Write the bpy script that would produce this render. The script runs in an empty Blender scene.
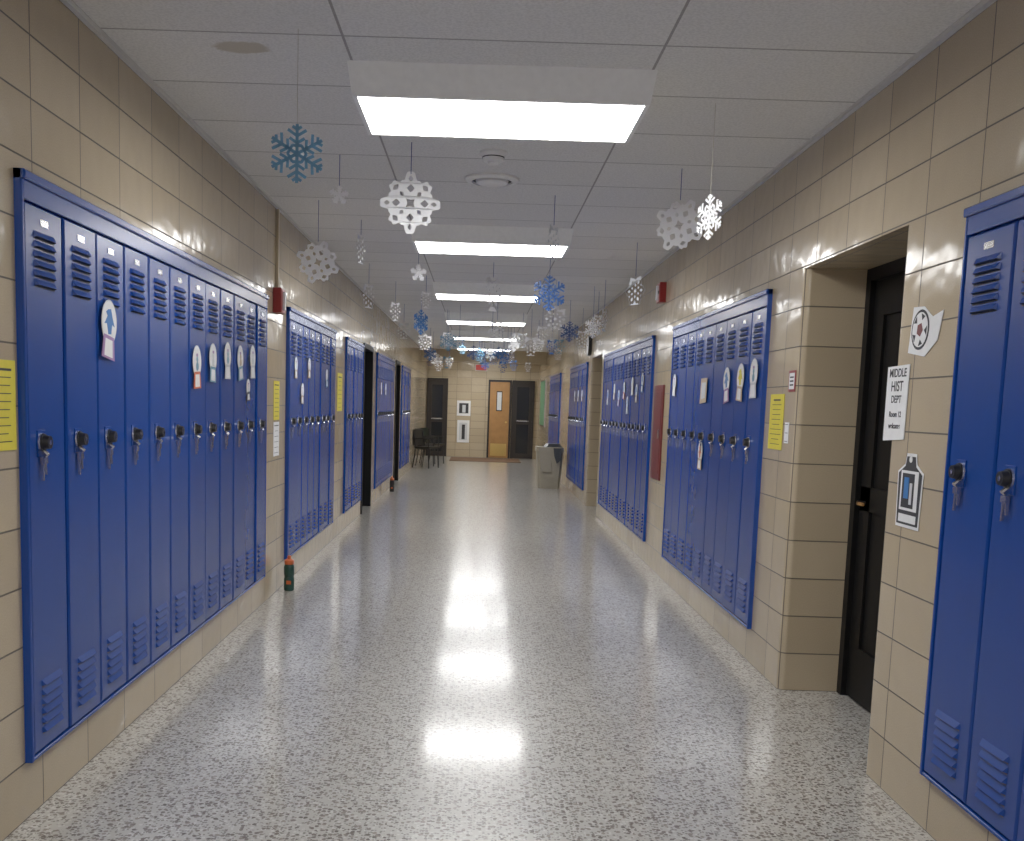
import bpy, math, random
from mathutils import Vector, Matrix
random.seed(7)
scene = bpy.context.scene
try:
    scene.view_settings.view_transform = 'Standard'
    scene.view_settings.look = 'None'
    scene.view_settings.gamma = 1.14
except Exception as e:
    print(e)

# ------------------------------------------------------------------ dimensions
XL, XR = -1.50, 1.625
H = 2.82
YB, YE = -4.0, 28.0
COURSE = 0.2
OPEN_H = 2.19
RD = 0.38   # recess depth

# ------------------------------------------------------------------ materials
def new_mat(name):
    m = bpy.data.materials.new(name); m.use_nodes = True
    nt = m.node_tree
    return m, nt, nt.nodes['Principled BSDF']

def mat(name, col, rough=0.5, metal=0.0, var=0.08, scale=30.0, bump=0.0, spec=0.5, emis=None, estr=0, translucent=0.0):
    m, nt, b = new_mat(name)
    tc = nt.nodes.new('ShaderNodeTexCoord')
    n = nt.nodes.new('ShaderNodeTexNoise'); n.inputs['Scale'].default_value = scale
    n.inputs['Detail'].default_value = 3
    nt.links.new(tc.outputs['Object'], n.inputs['Vector'])
    mx = nt.nodes.new('ShaderNodeMix'); mx.data_type = 'RGBA'
    mx.inputs[6].default_value = [max(0, k*(1-var)) for k in col] + [1]
    mx.inputs[7].default_value = [min(1, k*(1+var)) for k in col] + [1]
    nt.links.new(n.outputs['Fac'], mx.inputs[0])
    nt.links.new(mx.outputs[2], b.inputs['Base Color'])
    b.inputs['Roughness'].default_value = rough
    b.inputs['Metallic'].default_value = metal
    b.inputs['Specular IOR Level'].default_value = spec
    if bump:
        bp = nt.nodes.new('ShaderNodeBump'); bp.inputs['Strength'].default_value = bump
        bp.inputs['Distance'].default_value = 0.002
        nt.links.new(n.outputs['Fac'], bp.inputs['Height'])
        nt.links.new(bp.outputs['Normal'], b.inputs['Normal'])
    if emis:
        b.inputs['Emission Color'].default_value = list(emis)+[1]
        b.inputs['Emission Strength'].default_value = estr
    if translucent:
        tr = nt.nodes.new('ShaderNodeBsdfTranslucent'); nt.links.new(mx.outputs[2], tr.inputs['Color'])
        ms = nt.nodes.new('ShaderNodeMixShader'); ms.inputs[0].default_value = translucent
        nt.links.new(b.outputs[0], ms.inputs[1]); nt.links.new(tr.outputs[0], ms.inputs[2])
        nt.links.new(ms.outputs[0], nt.nodes['Material Output'].inputs['Surface'])
    return m

def tile_wall_mat():
    m, nt, b = new_mat('glazed_block')
    L = nt.links
    uv = nt.nodes.new('ShaderNodeUVMap'); uv.uv_map = 'UVMap'
    br = nt.nodes.new('ShaderNodeTexBrick')
    br.offset = 0.0; br.squash = 1.0
    br.inputs['Scale'].default_value = 1.0
    br.inputs['Brick Width'].default_value = 0.406
    br.inputs['Row Height'].default_value = COURSE
    br.inputs['Mortar Size'].default_value = 0.0036
    br.inputs['Mortar Smooth'].default_value = 0.3
    br.inputs['Bias'].default_value = 0.0
    br.inputs['Color1'].default_value = (0.48, 0.385, 0.255, 1)
    br.inputs['Color2'].default_value = (0.54, 0.44, 0.30, 1)
    br.inputs['Mortar'].default_value = (0.12, 0.10, 0.075, 1)
    L.new(uv.outputs['UV'], br.inputs['Vector'])
    sp = nt.nodes.new('ShaderNodeTexNoise'); sp.inputs['Scale'].default_value = 220
    L.new(uv.outputs['UV'], sp.inputs['Vector'])
    mp = nt.nodes.new('ShaderNodeMapRange'); mp.inputs[1].default_value = 0.3; mp.inputs[2].default_value = 0.7
    mp.inputs[3].default_value = 0.9; mp.inputs[4].default_value = 1.06
    L.new(sp.outputs['Fac'], mp.inputs[0])
    mul = nt.nodes.new('ShaderNodeMix'); mul.data_type = 'RGBA'; mul.blend_type = 'MULTIPLY'
    mul.inputs[0].default_value = 1
    L.new(br.outputs['Color'], mul.inputs[6]); L.new(mp.outputs[0], mul.inputs[7])
    L.new(mul.outputs[2], b.inputs['Base Color'])
    r = nt.nodes.new('ShaderNodeMapRange'); r.inputs[3].default_value = 0.15; r.inputs[4].default_value = 0.8
    L.new(br.outputs['Fac'], r.inputs[0]); L.new(r.outputs[0], b.inputs['Roughness'])
    b.inputs['Specular IOR Level'].default_value = 0.55
    inv = nt.nodes.new('ShaderNodeMath'); inv.operation = 'SUBTRACT'; inv.inputs[0].default_value = 1
    L.new(br.outputs['Fac'], inv.inputs[1])
    nz = nt.nodes.new('ShaderNodeTexNoise'); nz.inputs['Scale'].default_value = 7; nz.inputs['Detail'].default_value = 1
    L.new(uv.outputs['UV'], nz.inputs['Vector'])
    b1 = nt.nodes.new('ShaderNodeBump'); b1.inputs['Strength'].default_value = 0.6; b1.inputs['Distance'].default_value = 0.004
    L.new(inv.outputs[0], b1.inputs['Height'])
    b2 = nt.nodes.new('ShaderNodeBump'); b2.inputs['Strength'].default_value = 0.35; b2.inputs['Distance'].default_value = 0.013
    L.new(nz.outputs['Fac'], b2.inputs['Height']); L.new(b1.outputs['Normal'], b2.inputs['Normal'])
    L.new(b2.outputs['Normal'], b.inputs['Normal'])
    return m

def floor_mat():
    m, nt, b = new_mat('terrazzo'); L = nt.links
    tc = nt.nodes.new('ShaderNodeTexCoord')
    def vor(scale, thr, rad):
        nz = nt.nodes.new('ShaderNodeTexNoise'); nz.inputs['Scale'].default_value = scale*1.3
        L.new(tc.outputs['Object'], nz.inputs['Vector'])
        ad = nt.nodes.new('ShaderNodeMix'); ad.data_type = 'RGBA'; ad.blend_type = 'ADD'
        ad.inputs[0].default_value = 0.6/scale
        L.new(tc.outputs['Object'], ad.inputs[6]); L.new(nz.outputs['Color'], ad.inputs[7])
        v = nt.nodes.new('ShaderNodeTexVoronoi'); v.inputs['Scale'].default_value = scale
        L.new(ad.outputs[2], v.inputs['Vector'])
        s = nt.nodes.new('ShaderNodeSeparateColor'); L.new(v.outputs['Color'], s.inputs[0])
        g = nt.nodes.new('ShaderNodeMath'); g.operation = 'GREATER_THAN'; g.inputs[1].default_value = thr
        L.new(s.outputs[0], g.inputs[0])
        l = nt.nodes.new('ShaderNodeMath'); l.operation = 'LESS_THAN'; l.inputs[1].default_value = rad
        L.new(v.outputs['Distance'], l.inputs[0])
        mu = nt.nodes.new('ShaderNodeMath'); mu.operation = 'MULTIPLY'
        L.new(g.outputs[0], mu.inputs[0]); L.new(l.outputs[0], mu.inputs[1])
        return mu, s
    m1, s1 = vor(56, 0.52, 0.46)
    m2, s2 = vor(98, 0.64, 0.5)
    m3, s3 = vor(80, 0.70, 0.5)
    base = nt.nodes.new('ShaderNodeRGB'); base.outputs[0].default_value = (0.50, 0.485, 0.445, 1)
    r1 = nt.nodes.new('ShaderNodeValToRGB')
    e = r1.color_ramp.elements
    e[0].color = (0.085, 0.062, 0.048, 1); e[1].color = (0.28, 0.235, 0.20, 1)
    L.new(s1.outputs[1], r1.inputs[0])
    a = nt.nodes.new('ShaderNodeMix'); a.data_type = 'RGBA'
    L.new(m3.outputs[0], a.inputs[0]); L.new(base.outputs[0], a.inputs[6]); a.inputs[7].default_value = (0.63, 0.62, 0.585, 1)
    bb = nt.nodes.new('ShaderNodeMix'); bb.data_type = 'RGBA'
    L.new(m2.outputs[0], bb.inputs[0]); L.new(a.outputs[2], bb.inputs[6]); bb.inputs[7].default_value = (0.20, 0.18, 0.16, 1)
    c = nt.nodes.new('ShaderNodeMix'); c.data_type = 'RGBA'
    L.new(m1.outputs[0], c.inputs[0]); L.new(bb.outputs[2], c.inputs[6]); L.new(r1.outputs[0], c.inputs[7])
    L.new(c.outputs[2], b.inputs['Base Color'])
    n = nt.nodes.new('ShaderNodeTexNoise'); n.inputs['Scale'].default_value = 2.5; n.inputs['Detail'].default_value = 4
    L.new(tc.outputs['Object'], n.inputs['Vector'])
    mr = nt.nodes.new('ShaderNodeMapRange'); mr.inputs[3].default_value = 0.09; mr.inputs[4].default_value = 0.15
    L.new(n.outputs['Fac'], mr.inputs[0])
    b.inputs['Roughness'].default_value = 0.30
    b.inputs['Specular IOR Level'].default_value = 0.4
    b.inputs['Coat Weight'].default_value = 0.75
    L.new(mr.outputs[0], b.inputs['Coat Roughness'])
    return m

def ceil_mat():
    m, nt, b = new_mat('acoustic_tile'); L = nt.links
    tc = nt.nodes.new('ShaderNodeTexCoord')
    mp = nt.nodes.new('ShaderNodeMapping'); mp.inputs['Location'].default_value = (0.563+1.22*4, -3.96+0.61*20, 0)
    L.new(tc.outputs['Object'], mp.inputs['Vector'])
    br = nt.nodes.new('ShaderNodeTexBrick'); br.offset = 0
    br.inputs['Scale'].default_value = 1; br.inputs['Brick Width'].default_value = 1.22
    br.inputs['Row Height'].default_value = 0.61; br.inputs['Mortar Size'].default_value = 0.006
    br.inputs['Mortar Smooth'].default_value = 0.2
    br.inputs['Color1'].default_value = (0.83, 0.825, 0.81, 1); br.inputs['Color2'].default_value = (0.89, 0.885, 0.87, 1)
    br.inputs['Mortar'].default_value = (0.42, 0.41, 0.40, 1)
    L.new(mp.outputs[0], br.inputs['Vector'])
    n = nt.nodes.new('ShaderNodeTexNoise'); n.inputs['Scale'].default_value = 90; n.inputs['Detail'].default_value = 5
    L.new(tc.outputs['Object'], n.inputs['Vector'])
    mr = nt.nodes.new('ShaderNodeMapRange'); mr.inputs[1].default_value = 0.35; mr.inputs[2].default_value = 0.6
    mr.inputs[3].default_value = 0.86; mr.inputs[4].default_value = 1.0
    L.new(n.outputs['Fac'], mr.inputs[0])
    mu = nt.nodes.new('ShaderNodeMix'); mu.data_type = 'RGBA'; mu.blend_type = 'MULTIPLY'; mu.inputs[0].default_value = 1
    L.new(br.outputs['Color'], mu.inputs[6]); L.new(mr.outputs[0], mu.inputs[7])
    sm = nt.nodes.new('ShaderNodeMapping')
    sm.inputs['Location'].default_value = (0.98/0.13, -4.12/0.07, 0); sm.inputs['Scale'].default_value = (1/0.13, 1/0.07, 0)
    L.new(tc.outputs['Object'], sm.inputs['Vector'])
    ln = nt.nodes.new('ShaderNodeVectorMath'); ln.operation = 'LENGTH'; L.new(sm.outputs[0], ln.inputs[0])
    n2 = nt.nodes.new('ShaderNodeTexNoise'); n2.inputs['Scale'].default_value = 14; L.new(tc.outputs['Object'], n2.inputs['Vector'])
    ad = nt.nodes.new('ShaderNodeMath'); ad.operation = 'ADD'; L.new(ln.outputs['Value'], ad.inputs[0]); L.new(n2.outputs['Fac'], ad.inputs[1])
    lt = nt.nodes.new('ShaderNodeMapRange'); lt.inputs[1].default_value = 1.3; lt.inputs[2].default_value = 1.5
    lt.inputs[3].default_value = 0.75; lt.inputs[4].default_value = 0
    L.new(ad.outputs[0], lt.inputs[0])
    st = nt.nodes.new('ShaderNodeMix'); st.data_type = 'RGBA'; L.new(lt.outputs[0], st.inputs[0]); L.new(mu.outputs[2], st.inputs[6])
    st.inputs[7].default_value = (0.52, 0.46, 0.35, 1)
    L.new(st.outputs[2], b.inputs['Base Color'])
    b.inputs['Roughness'].default_value = 0.9; b.inputs['Specular IOR Level'].default_value = 0.15
    bp = nt.nodes.new('ShaderNodeBump'); bp.inputs['Strength'].default_value = 0.5; bp.inputs['Distance'].default_value = 0.004
    L.new(br.outputs['Fac'], bp.inputs['Height']); L.new(bp.outputs['Normal'], b.inputs['Normal'])
    return m

M_WALL = tile_wall_mat(); M_FLOOR = floor_mat(); M_CEIL = ceil_mat()
M_BLUE = mat('blue_enamel', (0.004, 0.050, 0.285), 0.27, var=0.06, scale=6)
M_BLUE2 = mat('blue_frame_enamel', (0.005, 0.053, 0.30), 0.27, var=0.05, scale=5)
M_DARK = mat('vent_painted_shadow', (0.002, 0.006, 0.025), 0.6)  # shade of the vent slots painted as near-black on louver undersides and strips
M_GAP = mat('locker_gap_painted_shade', (0.002, 0.007, 0.035), 0.6)  # backing panel coloured near-black to stand for shade in the door gaps
M_BLACK = mat('black_plastic', (0.008, 0.008, 0.009), 0.35)
M_BLKDOOR = mat('black_door_enamel', (0.004, 0.004, 0.0042), 0.55, spec=0.25)
M_CHROME = mat('chrome', (0.62, 0.62, 0.63), 0.25, 1.0)
M_DMETAL = mat('dark_metal', (0.02, 0.02, 0.022), 0.4, 0.3)
M_WHITEP = mat('white_paper', (0.82, 0.82, 0.82), 0.8)
M_PAPER2 = mat('grey_white_paper', (0.62, 0.64, 0.66), 0.8)
M_FLK = mat('snowflake_paper', (0.95, 0.95, 0.96), 0.8, var=0.02, translucent=0.4)
M_FLK2 = mat('snowflake_paper_grey', (0.80, 0.82, 0.84), 0.8, var=0.03, translucent=0.4)
M_LBLUE = mat('pale_blue_card', (0.22, 0.42, 0.56), 0.6, translucent=0.4)
M_DBLUE = mat('deep_blue_glitter', (0.015, 0.07, 0.24), 0.4, var=0.4, scale=200)
M_MBLUE = mat('mid_blue_card', (0.035, 0.17, 0.46), 0.5)
M_YEL = mat('yellow_paper', (0.74, 0.62, 0.05), 0.7)
M_RED = mat('red_enamel', (0.28, 0.018, 0.018), 0.35)
M_RED2 = mat('dark_red_panel', (0.15, 0.018, 0.016), 0.5)
M_WMET = mat('white_enamel', (0.85, 0.85, 0.84), 0.4)
M_HOUS = mat('white_housing_glow', (0.82, 0.82, 0.81), 0.4, emis=(1,0.99,0.97), estr=0.05)  # plain fixture housing; faint glow added so its sides look lighter than the ceiling
M_TEXT = mat('printed_ink', (0.03, 0.03, 0.035), 0.7)
M_TAN = mat('tan_card', (0.55, 0.43, 0.30), 0.8)
M_ORANGE = mat('orange_plastic', (0.60, 0.12, 0.03), 0.4)
M_PINK = mat('purple_card', (0.35, 0.20, 0.42), 0.7)
M_GREEN = mat('dark_green_plastic', (0.012, 0.055, 0.042), 0.3)
M_GRBOARD = mat('green_board', (0.10, 0.24, 0.12), 0.8)
M_WOOD = mat('oak_veneer', (0.40, 0.20, 0.065), 0.4, var=0.2, scale=8)
M_BROWN = mat('bronze_frame', (0.018, 0.012, 0.009), 0.4)
M_GLASS = mat('dark_glass', (0.02, 0.022, 0.025), 0.08)
M_BRASS = mat('brass_plate', (0.65, 0.45, 0.15), 0.3, 0.8)
M_BIN = mat('taupe_plastic', (0.36, 0.32, 0.24), 0.5)
M_BAG = mat('dark_bag', (0.035, 0.04, 0.045), 0.35)
M_MAT = mat('brown_mat', (0.14, 0.075, 0.04), 0.8)
M_STR = mat('blue_yarn', (0.04, 0.08, 0.30), 0.8)
M_STRW = mat('white_thread', (0.50, 0.47, 0.40), 0.8)
M_LENS = mat('lamp_lens', (0.9, 0.9, 0.9), 0.5, emis=(1.0, 0.995, 0.98), estr=17.5)
M_EXIT = mat('exit_red_glow', (0.5, 0.03, 0.02), 0.4, emis=(1, 0.06, 0.03), estr=0.12)
M_TBAR = mat('tbar_white', (0.65, 0.64, 0.62), 0.5)
M_TANP = mat('beige_paint', (0.50, 0.41, 0.27), 0.5)

# ------------------------------------------------------------------ mesh builder
class MB:
    def __init__(s): s.v=[]; s.f=[]; s.m=[]; s.mats=[]
    def mi(s, mt):
        if mt not in s.mats: s.mats.append(mt)
        return s.mats.index(mt)
    def add(s, vs, fs, mt):
        o=len(s.v); i=s.mi(mt)
        s.v += [tuple(p) for p in vs]
        for f in fs: s.f.append([k+o for k in f]); s.m.append(i)
    def box(s, x0,x1,y0,y1,z0,z1, mt):
        vs=[(x0,y0,z0),(x1,y0,z0),(x1,y1,z0),(x0,y1,z0),(x0,y0,z1),(x1,y0,z1),(x1,y1,z1),(x0,y1,z1)]
        s.add(vs,[(0,3,2,1),(4,5,6,7),(0,1,5,4),(1,2,6,5),(2,3,7,6),(3,0,4,7)],mt)
    def plate(s, x0,x1,y0,y1,z0,z1,c, mt):
        vs=[(x0,y0,z0),(x0,y1,z0),(x0,y1,z1),(x0,y0,z1),
            (x1-c,y0,z0),(x1-c,y1,z0),(x1-c,y1,z1),(x1-c,y0,z1),
            (x1,y0+c,z0+c),(x1,y1-c,z0+c),(x1,y1-c,z1-c),(x1,y0+c,z1-c)]
        fs=[(0,3,2,1),(8,9,10,11)]
        for a in range(4):
            b=(a+1)%4
            fs += [(a,b,b+4,a+4),(a+4,b+4,b+8,a+8)]
        s.add(vs,fs,mt)
    def prism(s, poly, d, mt):
        n=len(poly); d=Vector(d)
        vs=[Vector(p) for p in poly]+[Vector(p)+d for p in poly]
        fs=[tuple(range(n))[::-1], tuple(range(n,2*n))]
        for i in range(n):
            j=(i+1)%n; fs.append((i,j,j+n,i+n))
        s.add(vs,fs,mt)
    def tube(s, p0,p1,r0,r1,mt,seg=16):
        p0=Vector(p0);p1=Vector(p1); a=(p1-p0).normalized()
        u=a.orthogonal().normalized(); w=a.cross(u)
        vs=[]
        for p,r in((p0,r0),(p1,r1)):
            for k in range(seg):
                t=2*math.pi*k/seg; vs.append(p+u*math.cos(t)*r+w*math.sin(t)*r)
        fs=[(k,(k+1)%seg,(k+1)%seg+seg,k+seg) for k in range(seg)]
        fs += [tuple(range(seg))[::-1], tuple(range(seg,2*seg))]
        s.add(vs,fs,mt)
    def lathe(s, prof, c, mt, seg=24):
        vs=[];fs=[]
        for r,z in prof:
            for k in range(seg):
                t=2*math.pi*k/seg; vs.append((c[0]+r*math.cos(t),c[1]+r*math.sin(t),c[2]+z))
        for i in range(len(prof)-1):
            for k in range(seg):
                a=i*seg+k;b=i*seg+(k+1)%seg; fs.append((a,b,b+seg,a+seg))
        fs.append(tuple(range(seg))[::-1]); fs.append(tuple(range((len(prof)-1)*seg,len(prof)*seg)))
        s.add(vs,fs,mt)
    def mesh(s,name):
        me=bpy.data.meshes.new(name); me.from_pydata(s.v,[],s.f)
        for m in s.mats: me.materials.append(m)
        for p,i in zip(me.polygons,s.m): p.material_index=i
        me.update(); return me
    def build(s,name,parent=None,M=None):
        o=bpy.data.objects.new(name,s.mesh(name)); scene.collection.objects.link(o)
        if M is not None: o.matrix_world=M
        if parent: o.parent=parent
        return o

def empty(name, loc=(0,0,0)):
    e=bpy.data.objects.new(name,None); e.empty_display_size=0.1; e.location=loc
    scene.collection.objects.link(e); return e

def sideM(side, y, w=0.0, z=0.0):
    if side=='L': return Matrix.Translation((XL+w,y,z))
    return Matrix.Translation((XR-w,y,z)) @ Matrix.Rotation(math.pi,4,'Z')

# ------------------------------------------------------------------ walls
def build_wall(side, openings):
    X = XL if side=='L' else XR; sg = -1 if side=='L' else 1
    r=0.035; D=RD
    vs=[];fs=[];uvs=[]
    def quad(pts,uv):
        o=len(vs); vs.extend(pts); fs.append(tuple(range(o,o+len(pts)))); uvs.append(uv)
    def strip(path,z0,z1,u0):
        u=u0
        for a,b in zip(path[:-1],path[1:]):
            d=math.hypot(b[0]-a[0],b[1]-a[1])
            quad([(a[0],a[1],z0),(b[0],b[1],z0),(b[0],b[1],z1),(a[0],a[1],z1)],[(u,z0),(u+d,z0),(u+d,z1),(u,z1)])
            u+=d
    y=YB
    for o0,o1 in openings:
        strip([(X,y),(X,o0-r)],0,H,y+10)
        near=[(X+sg*(r-r*math.cos(t)), o0-r+r*math.sin(t)) for t in [math.pi/2*k/8 for k in range(9)]]
        far=[(X+sg*(r-r*math.sin(t)), o1+r-r*math.cos(t)) for t in [math.pi/2*k/8 for k in range(9)]]
        strip(near+[(X+sg*D,o0)],0,OPEN_H,o0-r+10)
        fp=[(X+sg*D,o1)]+far
        strip(fp,0,OPEN_H,o1+10+0.406*3-(o1+10)%0.406-D)
        strip([(X+sg*D,o0),(X+sg*D,o1)],0,OPEN_H,o0+10)
        strip([(X,o0-r),(X,o1+r)],OPEN_H,H,o0-r+10)
        soff=near+[(X+sg*D,o0),(X+sg*D,o1)]+far
        quad([(a[0],a[1],OPEN_H) for a in soff],[(a[0]+10.1,a[1]+10.1) for a in soff])
        y=o1+r
    strip([(X,y),(X,YE)],0,H,y+10)
    me=bpy.data.meshes.new('wall'); me.from_pydata(vs,[],fs)
    ul=me.uv_layers.new(name='UVMap')
    for p,u in zip(me.polygons,uvs):
        for k,li in enumerate(p.loop_indices): ul.data[li].uv=u[k]
    me.materials.append(M_WALL); me.update()
    o=bpy.data.objects.new('wall_left' if side=='L' else 'wall_right',me); scene.collection.objects.link(o)
    return o
OPL=[(12.85,13.95),(17.75,18.7)]
OPR=[(3.98,5.17),(13.62,14.9)]
build_wall('L',OPL); build_wall('R',OPR)

def flat_wall(name,x0,x1,y,z0,z1):
    me=bpy.data.meshes.new(name)
    me.from_pydata([(x0,y,z0),(x1,y,z0),(x1,y,z1),(x0,y,z1)],[],[(0,1,2,3)])
    ul=me.uv_layers.new(name='UVMap')
    for k,(a,b) in enumerate([(x0+10,z0),(x1+10,z0),(x1+10,z1),(x0+10,z1)]): ul.data[k].uv=(a,b)
    me.materials.append(M_WALL)
    o=bpy.data.objects.new(name,me); scene.collection.objects.link(o)
flat_wall('wall_far',XL,XR,YE,0,H); flat_wall('wall_back',XL,XR,YB,0,H)

b=MB(); b.box(XL-0.45,XR+0.45,YB-0.1,YE+0.1,-0.1,0,M_FLOOR); b.build('floor')
b=MB(); b.box(XL-0.02,XR+0.02,YB,YE,H,H+0.1,M_CEIL); b.build('ceiling')
for side,nm in (('L','trim_1'),('R','trim_2')):
    b=MB(); b.box(0,0.022,YB if side=='L' else -YE,YE if side=='L' else -YB,H-0.004,H,M_TBAR)
    b.box(0,0.003,YB if side=='L' else -YE,YE if side=='L' else -YB,H-0.022,H,M_TBAR)
    b.build(nm,M=sideM(side,0))

b=MB(); b.box(XL,XR,25.3,25.5,2.52,H,M_TANP); b.build('trim_3')
b=MB(); b.box(-0.75,1.1,25.8,27.6,0.0,0.012,M_MAT); b.build('floor_mat')

# ------------------------------------------------------------------ lockers
PITCH=0.305; LW=0.018; MG=0.015
def louvers(b,z0,z1,n,w):
    for i in range(n):
        z=z0+(z1-z0)*i/(n-1)
        y0,y1=-w/2,w/2; h=0.019
        vs=[(LW,y0,z+h),(LW,y1,z+h),(LW+0.013,y0+0.008,z),(LW+0.013,y1-0.008,z),(LW,y0,z-0.003),(LW,y1,z-0.003)]
        b.add(vs,[(0,2,3,1),(0,4,2),(1,3,5)],M_BLUE)
        b.add([vs[2],vs[3],vs[5],vs[4]],[(0,1,2,3)],M_DARK)
        b.add([(LW+0.0008,y0,z-0.008),(LW+0.0008,y1,z-0.008),(LW+0.0008,y1,z),(LW+0.0008,y0,z)],[(0,1,2,3)],M_DARK)
def door_mesh():
    b=MB(); hw=PITCH/2-0.0055
    b.plate(0.0,LW,-hw,hw,0.218,2.055,0.006,M_BLUE)
    louvers(b,1.80,1.955,6,0.16)
    louvers(b,0.28,0.445,6,0.16)
    b.box(LW,LW+0.003,-0.03,0.03,1.995,2.017,M_CHROME)
    y=-0.055; z=1.28
    b.plate(LW,LW+0.004,y-0.030,y+0.030,z-0.05,z+0.040,0.002,M_BLUE)
    b.tube((LW+0.004,y,z),(LW+0.010,y,z),0.031,0.030,M_CHROME,24)
    b.tube((LW+0.010,y,z),(LW+0.014,y,z),0.030,0.029,M_BLACK,24)
    b.tube((LW+0.014,y,z),(LW+0.034,y,z),0.025,0.021,M_BLACK,24)
    b.tube((LW+0.034,y,z),(LW+0.035,y,z),0.008,0.008,M_CHROME,12)
    b.tube((LW+0.006,y+0.002,z-0.030),(LW+0.022,y+0.002,z-0.045),0.009,0.010,M_CHROME,10)
    b.box(LW+0.004,LW+0.018,y-0.014,y+0.016,z-0.073,z-0.052,M_CHROME)
    b.prism([(LW+0.006,y-0.012,z-0.073),(LW+0.006,y+0.0,z-0.073),(LW+0.006,y-0.006,z-0.130),(LW+0.006,y-0.014,z-0.130)],(0.008,0,0),M_CHROME)
    b.prism([(LW+0.006,y+0.004,z-0.073),(LW+0.006,y+0.015,z-0.073),(LW+0.006,y+0.018,z-0.11),(LW+0.006,y+0.011,z-0.11)],(0.008,0,0),M_CHROME)
    return b.mesh('locker_door')
DOOR=door_mesh()
def bank(side,y0,n):
    L=n*PITCH+2*MG; yc=y0+L/2
    M=sideM(side,yc)
    e=empty('locker_bank',M.translation)
    b=MB(); h=L/2
    b.box(0,0.003,-h+0.01,h-0.01,0.21,2.1,M_GAP)
    b.plate(0,0.027,-h,-h+MG,0.2,2.15,0.003,M_BLUE2)
    b.plate(0,0.027,h-MG,h,0.2,2.15,0.003,M_BLUE2)
    b.plate(0,0.026,-h+MG,h-MG,2.06,2.15,0.003,M_BLUE2)
    b.plate(0,0.038,-h,h,2.12,2.15,0.005,M_BLUE2)
    b.plate(0,0.024,-h+MG,h-MG,0.2,0.213,0.002,M_BLUE2)
    o=b.build('frame',M=M); o.parent=e; o.matrix_parent_inverse=Matrix.Translation(-M.translation)
    for i in range(n):
        yy=-h+MG+PITCH*(i+0.5)
        d=bpy.data.objects.new('door_%d'%(i+1),DOOR); scene.collection.objects.link(d)
        d.matrix_world=M@Matrix.Translation((0.003+random.choice([0,0,0.001,0.003,0.007]),yy,0))@Matrix.Rotation(math.radians(random.uniform(-0.1,0.6)),4,'Z')
        d.parent=e; d.matrix_parent_inverse=Matrix.Translation(-M.translation)
bank('L',3.262,12); bank('L',7.75,8); bank('L',11.1,5); bank('L',14.4,9); bank('L',19.0,7)
bank('R',3.43-(10*PITCH+2*MG),10); bank('R',5.735,9); bank('R',9.5,12); bank('R',15.3,9); bank('R',20.4,9)
bank('L',-1.2,12)

# ------------------------------------------------------------------ recessed doors
def recess_door(side,o0,o1,lined):
    yc=(o0+o1)/2; M=sideM(side,yc,-RD); h=(o1-o0)/2
    b=MB(); F=RD+0.012 if lined else 0.07; K=M_BLKDOOR
    b.box(0,F,-h,-h+0.06,0,OPEN_H,K); b.box(0,F,h-0.06,h,0,OPEN_H,K)
    b.box(0,F,-h+0.06,h-0.06,OPEN_H-0.06,OPEN_H,K)
    b.box(0,0.012,-h+0.06,h-0.06,0,OPEN_H-0.06,K)
    for z0,z1 in((0.01,0.28),(0.98,1.1),(1.95,OPEN_H-0.065)):
        b.box(0.012,0.045,-h+0.065,h-0.065,z0,z1,K)
    b.box(0.012,0.045,-h+0.065,-h+0.19,0.28,1.95,K); b.box(0.012,0.045,h-0.19,h-0.065,0.28,1.95,K)
    b.box(0.012,0.03,-h+0.19,h-0.19,1.1,1.95,K); b.box(0.012,0.03,-h+0.19,h-0.19,0.28,0.98,K)
    b.tube((0.045,-h+0.13,1.02),(0.085,-h+0.13,1.02),0.010,0.010,M_DMETAL); b.box(0.075,0.085,-h+0.12,-h+0.2,1.01,1.024,M_WOOD)
    for z in (0.3,1.1,1.9): b.tube((0.05,h-0.065,z-0.05),(0.05,h-0.065,z+0.05),0.009,0.009,M_DMETAL)
    return b,M
k=1
for side,ops in(('L',OPL),('R',OPR)):
    for o in ops:
        bb,M=recess_door(side,*o,lined=(side=='L')); bb.build('door_%d'%k,M=M); k+=1

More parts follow.
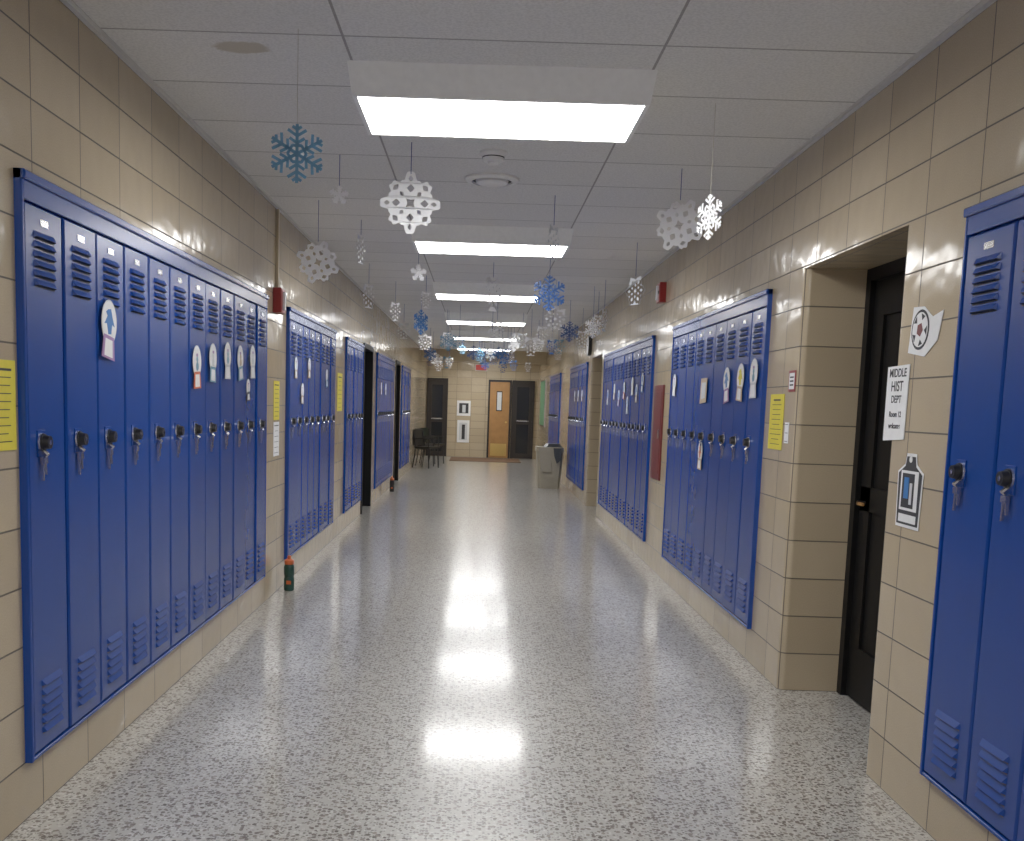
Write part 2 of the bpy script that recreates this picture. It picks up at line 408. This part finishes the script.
def far_door(name,x0,x1,kind):
    b=MB(); y=YE-0.002; t=0.05
    b.box(x0,x0+t,y-0.08,y,0,2.16,M_BROWN); b.box(x1-t,x1,y-0.08,y,0,2.16,M_BROWN); b.box(x0+t,x1-t,y-0.08,y,2.1,2.16,M_BROWN)
    if kind=='wood':
        b.box(x0+t,x1-t,y-0.06,y-0.01,0.01,2.1,M_WOOD)
        b.box(x0+t+0.05,x1-t-0.05,y-0.066,y-0.06,0.06,0.4,M_BRASS)
        xm=(x0+x1)/2
        b.box(xm-0.09,xm+0.07,y-0.065,y-0.06,1.3,1.85,M_BLACK); b.box(xm-0.07,xm+0.05,y-0.068,y-0.065,1.33,1.82,M_PAPER2)
        b.tube((x1-0.13,y-0.06,1.0),(x1-0.13,y-0.12,1.0),0.025,0.028,M_BRASS)
    else:
        b.box(x0+t,x1-t,y-0.05,y-0.02,0.01,2.1,M_GLASS)
        b.box(x0+t,x0+t+0.09,y-0.065,y-0.02,0.01,2.1,M_BROWN); b.box(x1-t-0.09,x1-t,y-0.065,y-0.02,0.01,2.1,M_BROWN)
        for z in (0.01,0.95,1.98): b.box(x0+t+0.09,x1-t-0.09,y-0.065,y-0.02,z,z+0.13,M_BROWN)
        b.box(x0+t+0.09,x1-t-0.09,y-0.1,y-0.085,1.03,1.06,M_CHROME)
        b.box(x0+t+0.1,x0+t+0.12,y-0.1,y-0.06,1.03,1.06,M_CHROME); b.box(x1-t-0.12,x1-t-0.1,y-0.1,y-0.06,1.03,1.06,M_CHROME)
    b.build(name)
far_door('door_5',-1.48,-0.9,'glass')
far_door('door_6',0.22,0.86,'wood')
far_door('door_7',0.88,1.5,'glass')
def framed(name,x0,x1,z0,z1,m1,m2):
    b=MB(); y=YE-0.002
    b.box(x0,x1,y-0.02,y,z0,z1,m1); b.box(x0+0.06,x1-0.06,y-0.024,y-0.02,z0+0.07,z1-0.07,m2)
    b.box((x0+x1)/2-0.04,(x0+x1)/2+0.05,y-0.026,y-0.024,z0+0.09,z1-0.12,M_PAPER2 if m2 is M_TEXT else M_TEXT)
    b.build(name)
framed('framed_picture',-0.64,-0.26,1.14,1.56,M_WHITEP,M_TEXT)
framed('framed_picture',-0.62,-0.28,0.4,1.02,M_WHITEP,M_PAPER2)
b=MB(); b.box(-0.15,0.15,25.22,25.28,2.30,2.46,M_WMET); b.box(-0.135,0.135,25.214,25.22,2.315,2.445,M_EXIT); b.box(-0.02,0.02,25.24,25.27,2.46,2.52,M_WMET); b.box(-0.02,0.02,25.24,25.3,2.50,2.54,M_WMET); b.build('exit_sign')
b=MB(); b.box(0,0.02,-0.9,0.9,0.95,2.15,M_CHROME); b.box(0.02,0.024,-0.86,0.86,0.99,2.11,M_GRBOARD); b.build('bulletin_board',M=sideM('R',26.0,0.002))

# ------------------------------------------------------------------ light fixtures
def fixture(y0):
    b=MB(); x0,x1=-0.563,0.657; y1=y0+0.61; zb=2.69; t=0.02; f=0.02
    vs=[(x0-f,y0-f,H),(x1+f,y0-f,H),(x1+f,y1+f,H),(x0-f,y1+f,H),(x0,y0,zb),(x1,y0,zb),(x1,y1,zb),(x0,y1,zb),
        (x0+t,y0+t,zb),(x1-t,y0+t,zb),(x1-t,y1-t,zb),(x0+t,y1-t,zb)]
    fs=[]
    for a in range(4):
        c=(a+1)%4; fs += [(a,c,c+4,a+4),(a+4,c+4,c+8,a+8)]
    b.add(vs,fs,M_HOUS)
    b.box(x0+t,x1-t,y0+t,y1-t,zb+0.002,zb+0.008,M_LENS)
    b.build('ceiling_light')
for i in range(-2,7): fixture(4.25+3.66*i)

b=MB(); c=(0.03,5.63,H)
b.lathe([(0.075,0),(0.075,-0.012),(0.06,-0.03),(0.055,-0.05),(0.035,-0.055),(0.03,-0.065)],c,M_WMET)
b.lathe([(0.061,-0.028),(0.061,-0.034)],c,M_BLACK); b.build('smoke_detector')
b=MB(); c=(0.03,6.28,H)
b.lathe([(0.165,0),(0.163,-0.012),(0.125,-0.022),(0.12,-0.012)],c,M_WMET,36)
b.lathe([(0.12,-0.012),(0.10,-0.0125)],c,M_TEXT,36)
b.lathe([(0.10,-0.012),(0.095,-0.028),(0.05,-0.036)],c,M_WMET,36); b.build('ceiling_speaker')

# ------------------------------------------------------------------ snowflakes
def curve_mesh(splines,t):
    cu=bpy.data.curves.new('tmp','CURVE'); cu.dimensions='2D'; cu.fill_mode='BOTH'; cu.extrude=t
    for pts in splines:
        sp=cu.splines.new('POLY'); sp.points.add(len(pts)-1); sp.use_cyclic_u=True
        for p,q in zip(sp.points,pts): p.co=(q[0],q[1],0,1)
    o=bpy.data.objects.new('tmp',cu); scene.collection.objects.link(o)
    dg=bpy.context.evaluated_depsgraph_get(); dg.update()
    me=bpy.data.meshes.new_from_object(o.evaluated_get(dg))
    vs=[v.co.copy() for v in me.vertices]; fs=[tuple(p.vertices) for p in me.polygons]
    bpy.data.objects.remove(o); bpy.data.curves.remove(cu); bpy.data.meshes.remove(me)
    return vs,fs
def lacy(R,k,style):
    out=[];N=k*24
    if style==1: N=192
    for i in range(N):
        t=2*math.pi*i/N
        if style==0:
            a=abs(math.cos(k*t/2)); r=0.72+0.28*a**1.5-0.10*(0.5-0.5*math.cos(3*k*t))
        elif style==1:
            ax=0.5+0.5*math.cos(4*t)
            r=0.68+0.32*ax**4+0.20*(1-ax)**3-0.03*math.cos(24*t)
        else:
            r=0.8+0.2*math.cos(k*t)-0.07*math.cos(4*k*t)
        out.append((R*r*math.cos(t),R*r*math.sin(t)))
    sp=[out]
    def diamond(rc,ang,a,bw,n=8):
        pts=[]
        for j in range(n):
            u=2*math.pi*j/n; q=(1 if j%2==0 else 0.8); px=rc+a*math.cos(u)*q; py=bw*math.sin(u)*q
            pts.append((R*(px*math.cos(ang)-py*math.sin(ang)),R*(px*math.sin(ang)+py*math.cos(ang))))
        return pts
    if style==1:
        for i in range(4):
            a=math.pi/2*i
            sp.append(diamond(0.76,a,0.10,0.075)); sp.append(diamond(0.46,a,0.13,0.12))
            sp.append(diamond(0.68,a+math.pi/4,0.09,0.12)); sp.append(diamond(0.40,a+math.pi/4,0.09,0.07))
        sp.append([(R*(0.2 if j%2==0 else 0.10)*math.cos(math.pi*j/4+math.pi/4),R*(0.2 if j%2==0 else 0.10)*math.sin(math.pi*j/4+math.pi/4)) for j in range(8)])
        return curve_mesh(sp,0.0008)
    kk=k
    for i in range(kk):
        a=2*math.pi*i/kk
        sp.append(diamond(0.60,a,0.14,0.10)); sp.append(diamond(0.36,a+math.pi/kk,0.10,0.075))
        sp.append(diamond(0.66,a+math.pi/kk,0.055,0.07))
    sp.append([(R*(0.16 if j%2 else 0.08)*math.cos(math.pi*j/kk),R*(0.16 if j%2 else 0.08)*math.sin(math.pi*j/kk)) for j in range(2*kk)])
    return curve_mesh(sp,0.0008)
def branches(b,R,mt,T,n=6,w=0.05):
    def bar(p,q,ww):
        p=Vector(p);q=Vector(q);d=(q-p).normalized();nn=Vector((-d.y,d.x))*ww*R/2
        c=[p-nn,q-nn,q+nn,p+nn]
        b.prism([T(x.x,x.y,-0.0015) for x in c],T(0,0,0.003)-T(0,0,0),mt)
    for i in range(n):
        a=2*math.pi*i/n+math.pi/2; D=lambda r,o:(R*(r*math.cos(a)-o*math.sin(a)),R*(r*math.sin(a)+o*math.cos(a)))
        bar(D(0,0),D(1,0),w*2.2)
        for r0,l in((0.36,0.26),(0.60,0.32),(0.82,0.16)):
            for s in(1,-1): bar(D(r0,0),D(r0+l*0.65,s*l),w*2.0)
        bar(D(0.28,-0.17),D(0.28,0.17),w*2.0)
def flake(x,y,z,size,mt,kind,rot=0,smt=None,strtop=H,tilt=0,curl=0.0):
    b=MB(); R=size/2
    Rm=Matrix.Rotation(math.radians(rot),3,'Z')@Matrix.Rotation(math.radians(tilt),3,'Y')
    def T(u,v,w):
        return Rm@Vector((u, w+curl*u*u/R, v))
    if kind=='branch': branches(b,R,mt,T)
    elif kind=='star': branches(b,R,mt,T,5,0.08)
    else:
        k,st={'lacy6':(6,0),'lacy8':(8,0),'square':(4,1),'petal':(6,2)}[kind]
        vs,fs=lacy(R,k,st)
        b.add([T(v.x,v.y,v.z) for v in vs],fs,mt)
    sr=0.0022 if smt is None else 0.0011
    b.tube((0,0,R*0.9),(0,0,strtop-z),sr,sr,smt or M_STR,6)
    o=b.build('hanging_paper_snowflake',M=Matrix.Translation((x,y,z)))
F=flake
F(-0.72,3.9,2.37,0.215,M_LBLUE,'branch',8,M_STRW)
F(-0.405,5.48,2.508,0.33,M_FLK,'square',5,curl=0.2)
F(-0.83,5.8,2.60,0.11,M_FLK,'star',20)
F(-1.157,7.1,2.40,0.31,M_FLK,'square',15,tilt=20)
F(-0.946,7.8,2.60,0.24,M_FLK2,'lacy6',75)
F(-1.15,10.2,2.50,0.27,M_FLK,'lacy6',60)
F(1.104,5.87,2.506,0.31,M_FLK,'square',-30,tilt=30)
F(1.007,4.64,2.325,0.20,M_FLK,'branch',-66,M_STRW)
F(0.445,6.7,2.518,0.25,M_FLK2,'lacy6',62)
F(0.09,9.85,2.52,0.35,M_FLK,'petal',50)
F(0.578,9.0,2.45,0.31,M_DBLUE,'branch',5)
F(1.254,8.45,2.43,0.26,M_FLK2,'lacy6',-60)
F(0.784,11,2.40,0.31,M_FLK,'lacy8',10)
F(1.115,13,2.42,0.26,M_DBLUE,'branch',0)
F(-0.79,13,2.48,0.32,M_MBLUE,'branch',55)
F(-0.5,15,2.37,0.28,M_LBLUE,'branch',10)
F(-0.58,9,2.59,0.15,M_FLK,'star',20)
F(0.78,13.2,2.38,0.26,M_FLK,'lacy6',30)
F(-0.14,17,2.32,0.24,M_DBLUE,'branch',0)
F(0.30,18,2.38,0.22,M_MBLUE,'branch',20)
F(-1.0,11.6,2.48,0.24,M_FLK,'lacy6',50)
F(-0.9,16,2.40,0.3,M_FLK,'lacy8',20)
F(-1.1,14.2,2.45,0.25,M_FLK2,'lacy6',10)
F(0.60,15,2.42,0.25,M_FLK2,'lacy6',10)
F(0.9,16.2,2.42,0.25,M_FLK,'lacy8',10)
F(1.30,10.9,2.40,0.26,M_FLK2,'petal',65)
F(1.36,12.0,2.44,0.26,M_FLK,'lacy6',40)
F(1.38,14.0,2.40,0.26,M_FLK,'lacy6',20)
F(1.25,11.5,2.36,0.24,M_FLK,'branch',30)
F(-0.62,11.0,2.56,0.2,M_FLK,'lacy6',40)
for i in range(34):
    F(random.uniform(-1.2,1.35),random.uniform(13.5,24),random.uniform(2.26,2.52),random.uniform(0.2,0.3),
      random.choice([M_FLK,M_FLK,M_FLK2,M_DBLUE,M_MBLUE,M_LBLUE]),random.choice(['branch','lacy6','lacy8','petal']),random.uniform(-50,50))

# ------------------------------------------------------------------ paper snow globes on lockers
def globe(side,y,z,h,base,fig,bold=False):
    b=MB(); R=h*0.38
    cz=h*0.5-R
    def dome(s,w):
        return [(w,R*s*0.92*math.cos(-math.pi*0.30+(math.pi*1.6)*i/28),cz+R*s*math.sin(-math.pi*0.30+(math.pi*1.6)*i/28)) for i in range(29)]
    b.prism(dome(1,0),(0.0010,0,0),M_PAPER2)
    b.prism(dome(0.93,0.001),(0.0006,0,0),M_WHITEP)
    zb=-h*0.5; zt=cz-R*0.72
    b.prism([(0,-R*0.78,zb),(0,R*0.78,zb),(0,R*0.6,zt+0.01),(0,-R*0.6,zt+0.01)],(0.0022,0,0),base)
    b.prism([(0.0022,-R*0.5,zb+0.008),(0.0022,R*0.5,zb+0.008),(0.0022,R*0.42,zt-0.004),(0.0022,-R*0.42,zt-0.004)],(0.0004,0,0),M_WHITEP)
    if bold:
        f=[(0.0016,-0.1*R,cz-0.55*R),(0.0016,0.25*R,cz-0.5*R),(0.0016,0.3*R,cz-0.05*R),(0.0016,0.62*R,cz-0.1*R),(0.0016,0.3*R,cz+0.3*R),(0.0016,0.12*R,cz+0.62*R),(0.0016,-0.2*R,cz+0.55*R),(0.0016,-0.45*R,cz+0.4*R),(0.0016,-0.25*R,cz+0.25*R),(0.0016,-0.6*R,cz-0.15*R),(0.0016,-0.3*R,cz-0.1*R)]
        b.prism(f,(0.001,0,0),fig)
    else:   # pencil snowman: two rounds and a hat
        for rr,dz in((0.28,-0.28),(0.19,0.14)):
            f=[(0.0016,R*rr*math.cos(2*math.pi*i/14),cz+R*dz+R*rr*math.sin(2*math.pi*i/14)) for i in range(14)]
            b.prism(f,(0.0008,0,0),fig)
        b.box(0.0016,0.0026,-R*0.16,R*0.16,cz+R*0.32,cz+R*0.5,M_PINK)
    M=sideM(side,y,0.034,z)@Matrix.Rotation(math.radians(random.uniform(-8,8)),4,'X')
    b.build('paper_snow_globe',M=M)
G=globe
G('L',3.98,1.70,0.23,M_PINK,M_MBLUE,True)
G('L',5.21,1.60,0.22,M_ORANGE,M_LBLUE); G('L',5.52,1.634,0.21,M_LBLUE,M_PAPER2); G('L',5.84,1.66,0.21,M_PAPER2,M_LBLUE)
G('L',6.15,1.66,0.21,M_LBLUE,M_TAN); G('L',6.48,1.68,0.21,M_PAPER2,M_PAPER2); G('L',6.36,1.5,0.14,M_TEXT,M_PAPER2)
for y,z in((8.0,1.70),(8.3,1.50),(8.62,1.72),(9.6,1.66)): G('L',y,z,0.17,random.choice([M_TAN,M_LBLUE]),M_PAPER2)
G('R',5.90,1.656,0.23,M_PAPER2,M_LBLUE); G('R',6.20,1.64,0.23,M_TAN,M_YEL,True); G('R',6.54,1.63,0.23,M_PINK,M_MBLUE,True)
G('R',8.3,1.665,0.18,M_WHITEP,M_PAPER2); G('R',7.20,1.14,0.20,M_TAN,M_ORANGE,True)
for y,z,c in((9.95,1.72,M_MBLUE),(10.3,1.62,M_TAN),(10.6,1.70,M_WHITEP),(10.9,1.50,M_PAPER2),(11.2,1.66,M_ORANGE),(11.6,1.58,M_PINK),(12.0,1.66,M_TAN),(12.6,1.6,M_WHITEP)):
    G('R',y,z,0.19,c,random.choice([M_MBLUE,M_TAN,M_PAPER2]),True)
for y in (15.8,16.4,17.0): G('R',y,1.65,0.18,M_TAN,M_PAPER2)
for y in (14.9,15.6): G('L',y,1.65,0.18,M_TAN,M_PAPER2)
b=MB(); b.prism([(0,-0.10,-0.09),(0,0.09,-0.08),(0,0.10,0.09),(0,-0.09,0.09)],(0.002,0,0),M_TAN)
b.prism([(0.002,-0.07,-0.06),(0.002,0.06,-0.05),(0.002,0.07,0.06),(0.002,-0.06,0.06)],(0.001,0,0),M_PAPER2)
b.build('locker_picture',M=sideM('R',7.20,0.034,1.60))

# ------------------------------------------------------------------ wall papers
def notice(name,side,ya,yb,z0,z1,mt,rows=7,ink=M_TEXT,w=0.002,head=True):
    h=(yb-ya)/2; M=sideM(side,(ya+yb)/2,w,0)
    b=MB(); b.box(0,0.002,-h,h,z0,z1,mt)
    H2=z1-z0
    for i in range(rows):
        z=z1-H2*(0.1+0.8*i/max(1,rows-1)); l=random.uniform(0.5,0.8); t=0.006*H2/0.3 if (i==0 and head) else 0.0022
        b.box(0.002,0.0025,-h*l,h*l,z-t,z+t*0.4,ink)
    return b.build(name,M=M)
notice('yellow_notice','L',3.0,3.24,1.26,1.545,M_YEL,10)
notice('yellow_notice','L',7.3,7.5,1.295,1.58,M_YEL,8)
notice('white_notice','L',7.3,7.5,1.03,1.28,M_WHITEP,6)
notice('yellow_notice','L',10.55,10.9,1.34,1.74,M_YEL,8)
notice('yellow_notice','R',5.38,5.63,1.26,1.56,M_YEL,10)
notice('white_notice','R',5.27,5.34,1.30,1.41,M_WHITEP,3)
b=MB(); b.box(0,0.003,-0.055,0.055,-0.055,0.055,M_RED); b.box(0.003,0.004,-0.042,0.042,-0.042,0.042,M_WHITEP)
for z in(-0.02,0,0.02): b.box(0.004,0.0045,-0.03,0.03,z-0.004,z+0.004,M_TEXT)
b.build('room_sign',M=sideM('R',5.265,0.002,1.625))

def text(parent,side,s,y,z,size,w,mt):
    cu=bpy.data.curves.new('lettering','FONT'); cu.body=s; cu.size=size; cu.align_x='CENTER'; cu.extrude=0.0003; cu.offset=0.0008
    cu.materials.append(mt)
    o=bpy.data.objects.new('lettering',cu); scene.collection.objects.link(o)
    if side=='R': R=Matrix(((0,0,-1,0),(-1,0,0,0),(0,1,0,0),(0,0,0,1)))
    else: R=Matrix(((0,0,1,0),(1,0,0,0),(0,1,0,0),(0,0,0,1)))
    X=XR-w if side=='R' else XL+w
    o.matrix_world=Matrix.Translation((X,y,z))@R
    o.parent=parent; o.matrix_parent_inverse=parent.matrix_world.inverted()
b=MB(); b.prism([(0,-0.10,1.36),(0,0.095,1.37),(0,0.10,1.655),(0,-0.10,1.65)],(0.003,0,0),M_WHITEP)
hs=b.build('classroom_sign',M=sideM('R',3.93,0.002))
bpy.context.view_layer.update()
text(hs,'R','MIDDLE',3.93,1.61,0.045,0.0056,M_TEXT); text(hs,'R','HIST',3.93,1.555,0.055,0.0056,M_TEXT)
text(hs,'R','DEPT',3.93,1.51,0.04,0.0056,M_TEXT); text(hs,'R','Room 12',3.93,1.455,0.03,0.0056,M_TEXT); text(hs,'R','welcome',3.93,1.41,0.03,0.0056,M_TEXT)
b=MB(); b.prism([(0,-0.115,-0.09),(0,0.03,-0.095),(0,0.12,-0.03),(0,0.14,0.075),(0,0.06,0.05),(0,-0.02,0.085),(0,-0.11,0.08)],(0.002,0,0),M_WHITEP)
c0=lambda r,n,w,dy=-0.01:[(w,dy+r*math.cos(2*math.pi*i/n),r*math.sin(2*math.pi*i/n)) for i in range(n)]
b.prism(c0(0.074,28,0.002,-0.03),(0.001,0,0),M_TEXT); b.prism(c0(0.064,28,0.003,-0.03),(0.001,0,0),M_WHITEP); b.prism(c0(0.026,5,0.004,-0.03),(0.001,0,0),M_RED2)
for i in range(5):
    a=2*math.pi*i/5
    b.prism([(0.004,-0.03+0.060*math.cos(a+d)*q,0.060*math.sin(a+d)*q) for d,q in((-0.28,1),(0.28,1),(0,0.62))],(0.001,0,0),M_TEXT)
b.build('soccer_ball_drawing',M=sideM('R',3.735,0.002,1.775)@Matrix.Rotation(math.radians(-6),4,'X'))
b=MB()
def housep(s,w): return [(w,-0.10*s,-0.14*s),(w,0.10*s,-0.14*s),(w,0.11*s,0.07*s),(w,0.05*s,0.10*s),(w,0.04*s,0.14*s),(w,-0.04*s,0.14*s),(w,-0.05*s,0.10*s),(w,-0.11*s,0.07*s)]
b.prism(housep(1,0),(0.002,0,0),M_WHITEP); b.prism(housep(0.92,0.002),(0.001,0,0),M_TEXT)
b.box(0.003,0.004,-0.075,0.075,-0.075,0.075,M_WHITEP); b.box(0.004,0.005,-0.06,0.045,-0.065,0.065,M_TEXT); b.box(0.005,0.006,-0.04,0.0,-0.03,0.05,M_MBLUE); b.box(0.005,0.006,0.01,0.03,-0.05,0.03,M_PAPER2)
b.box(0.003,0.004,-0.075,0.075,-0.12,-0.09,M_WHITEP); b.tube((0.002,0,0.118),(0.005,0,0.118),0.012,0.012,M_WHITEP)
po=b.build('library_poster',M=sideM('R',3.75,0.002,1.18))
b=MB(); b.plate(0,0.014,-0.22,0.22,0.83,1.68,0.004,M_RED2); b.plate(0.014,0.018,-0.18,0.18,0.89,1.62,0.002,M_RED2); b.box(0.018,0.03,0.13,0.15,1.2,1.28,M_CHROME)
b.build('fire_extinguisher_cabinet',M=sideM('R',9.12,0.001))

def alarm(side,y,z,s=1.0):
    b=MB(); b.plate(0,0.06,-0.06*s,0.06*s,-0.07*s,0.07*s,0.006,M_RED); b.box(0.06,0.075,-0.02*s,0.02*s,-0.05*s,0.05*s,M_WHITEP)
    b.tube((0.06,0.038*s,0),(0.066,0.038*s,0),0.014,0.014,M_TEXT)
    b.build('fire_alarm_strobe',M=sideM(side,y,0.001,z))
alarm('L',7.33,2.15,1.25); alarm('R',9.15,2.50,1.25)
b=MB(); b.box(0,0.018,-0.02,0.02,2.24,H-0.024,M_TANP); b.build('conduit_raceway',M=sideM('L',7.36,0.001))
b=MB(); b.tube((0,0,0),(0.05,0,0),0.15,0.15,M_BLACK,32); b.tube((0.05,0,0),(0.053,0,0),0.135,0.135,M_WHITEP,32); b.box(0.053,0.056,-0.006,0.006,0,0.1,M_TEXT); b.box(0.053,0.056,0,0.07,-0.006,0.006,M_TEXT)
b.build('wall_clock',M=sideM('R',15.1,0.001,2.38))

# ------------------------------------------------------------------ bottle
def bottle(x,y,s=1.0,body=M_GREEN,cap=M_ORANGE):
    b=MB(); c=(x,y,0)
    b.lathe([(0.030*s,0),(0.036*s,0.006*s),(0.037*s,0.08*s),(0.033*s,0.10*s),(0.037*s,0.12*s),(0.037*s,0.17*s),(0.030*s,0.19*s)],c,body)
    b.lathe([(0.032*s,0.188*s),(0.034*s,0.192*s),(0.034*s,0.215*s),(0.020*s,0.225*s)],c,cap)
    b.lathe([(0.013*s,0.224*s),(0.013*s,0.24*s),(0.010*s,0.25*s)],c,cap)
    b.box(x-0.012*s,x+0.02*s,y-0.039*s,y-0.0365*s,0.05*s,0.075*s,M_ORANGE)
    return b.build('water_bottle')
bottle(-1.414,7.52,1.08)
bottle(-1.40,16.3,1.0,M_BLACK,M_ORANGE)

# ------------------------------------------------------------------ trash bin
b=MB(); cx,cy=1.28,18.1
def frus(b,cx,cy,z0,z1,a0,a1,mt,t=0.0):
    vs=[]
    for z,a in((z0,a0),(z1,a1)):
        ch=0.04
        for sx,sy in((-1,-1),(1,-1),(1,1),(-1,1)):
            pts=[(sx*a,sy*(a-ch)),(sx*(a-ch),sy*a)]
            if sx*sy<0: pts=pts[::-1]
            for p in pts: vs.append((cx+p[0],cy+p[1],z))
    n=8; fs=[tuple(range(n))[::-1],tuple(range(n,2*n))]+[(i,(i+1)%n,(i+1)%n+n,i+n) for i in range(n)]
    b.add(vs,fs,mt)
frus(b,cx,cy,0,0.66,0.19,0.235,M_BIN); frus(b,cx,cy,0.66,0.71,0.25,0.25,M_BIN)
frus(b,cx,cy,0.71,0.74,0.243,0.245,M_BIN)
frus(b,cx+0.06,cy+0.02,0.74,0.80,0.17,0.12,M_BAG)
b.prism([(cx+0.05,cy-0.252,0.73),(cx+0.2,cy-0.252,0.73),(cx+0.19,cy-0.254,0.52),(cx+0.12,cy-0.254,0.45),(cx+0.07,cy-0.254,0.58)],(0,-0.012,0),M_BAG)
b.box(cx-0.15,cx+0.02,cy-0.245,cy-0.22,0.3,0.5,M_BIN)
b.build('trash_bin')

# ------------------------------------------------------------------ chairs
def chair(x,y,rot):
    b=MB()
    for sx in(-1,1):
        b.tube((sx*0.20,-0.20,0),(sx*0.19,-0.17,0.44),0.012,0.012,M_DMETAL,8)
        b.tube((sx*0.20,0.24,0),(sx*0.19,0.17,0.44),0.012,0.012,M_DMETAL,8)
        b.tube((sx*0.19,0.17,0.44),(sx*0.19,0.25,0.84),0.012,0.012,M_DMETAL,8)
        b.tube((sx*0.19,-0.17,0.435),(sx*0.19,0.17,0.435),0.012,0.012,M_DMETAL,8)
        b.tube((sx*0.20,-0.18,0.66),(sx*0.20,0.2,0.66),0.014,0.014,M_BLACK,8)
        b.tube((sx*0.20,-0.18,0.66),(sx*0.20,-0.18,0.44),0.011,0.011,M_DMETAL,8)
    b.prism([(-0.22,-0.22,0.45),(0.22,-0.22,0.45),(0.21,0.2,0.44),(-0.21,0.2,0.44)],(0,0,0.04),M_BLACK)
    b.prism([(-0.21,0.205,0.50),(0.21,0.205,0.50),(0.20,0.255,0.86),(-0.20,0.255,0.86)],(0,0.025,0),M_BLACK)
    b.build('stacking_chair',M=Matrix.Translation((x,y,0))@Matrix.Rotation(math.radians(rot),4,'Z'))
chair(-1.18,22.7,60); chair(-1.18,23.5,75); chair(-1.12,24.4,60)

# ------------------------------------------------------------------ world + camera
w=bpy.data.worlds.new('world'); scene.world=w; w.use_nodes=True
w.node_tree.nodes['Background'].inputs[0].default_value=(0.5,0.5,0.5,1); w.node_tree.nodes['Background'].inputs[1].default_value=0.05
cam=bpy.data.cameras.new('camera'); co=bpy.data.objects.new('camera',cam); scene.collection.objects.link(co)
th=math.radians(6.5); r=math.radians(1.8)
right=Vector((1,0,0)); up=Vector((0,math.sin(th),math.cos(th))); fw=Vector((0,math.cos(th),-math.sin(th)))
r2=right*math.cos(r)+up*math.sin(r); u2=up*math.cos(r)-right*math.sin(r)
Mx=Matrix((( r2.x,u2.x,-fw.x,0),(r2.y,u2.y,-fw.y,0),(r2.z,u2.z,-fw.z,1.45),(0,0,0,1)))
co.matrix_world=Mx
cam.lens=1000/1024*36; cam.sensor_width=36; cam.shift_x=(512-476.5)/1024; cam.shift_y=(519-420.5)/1024
cam.clip_start=0.05; cam.clip_end=100
scene.camera=co
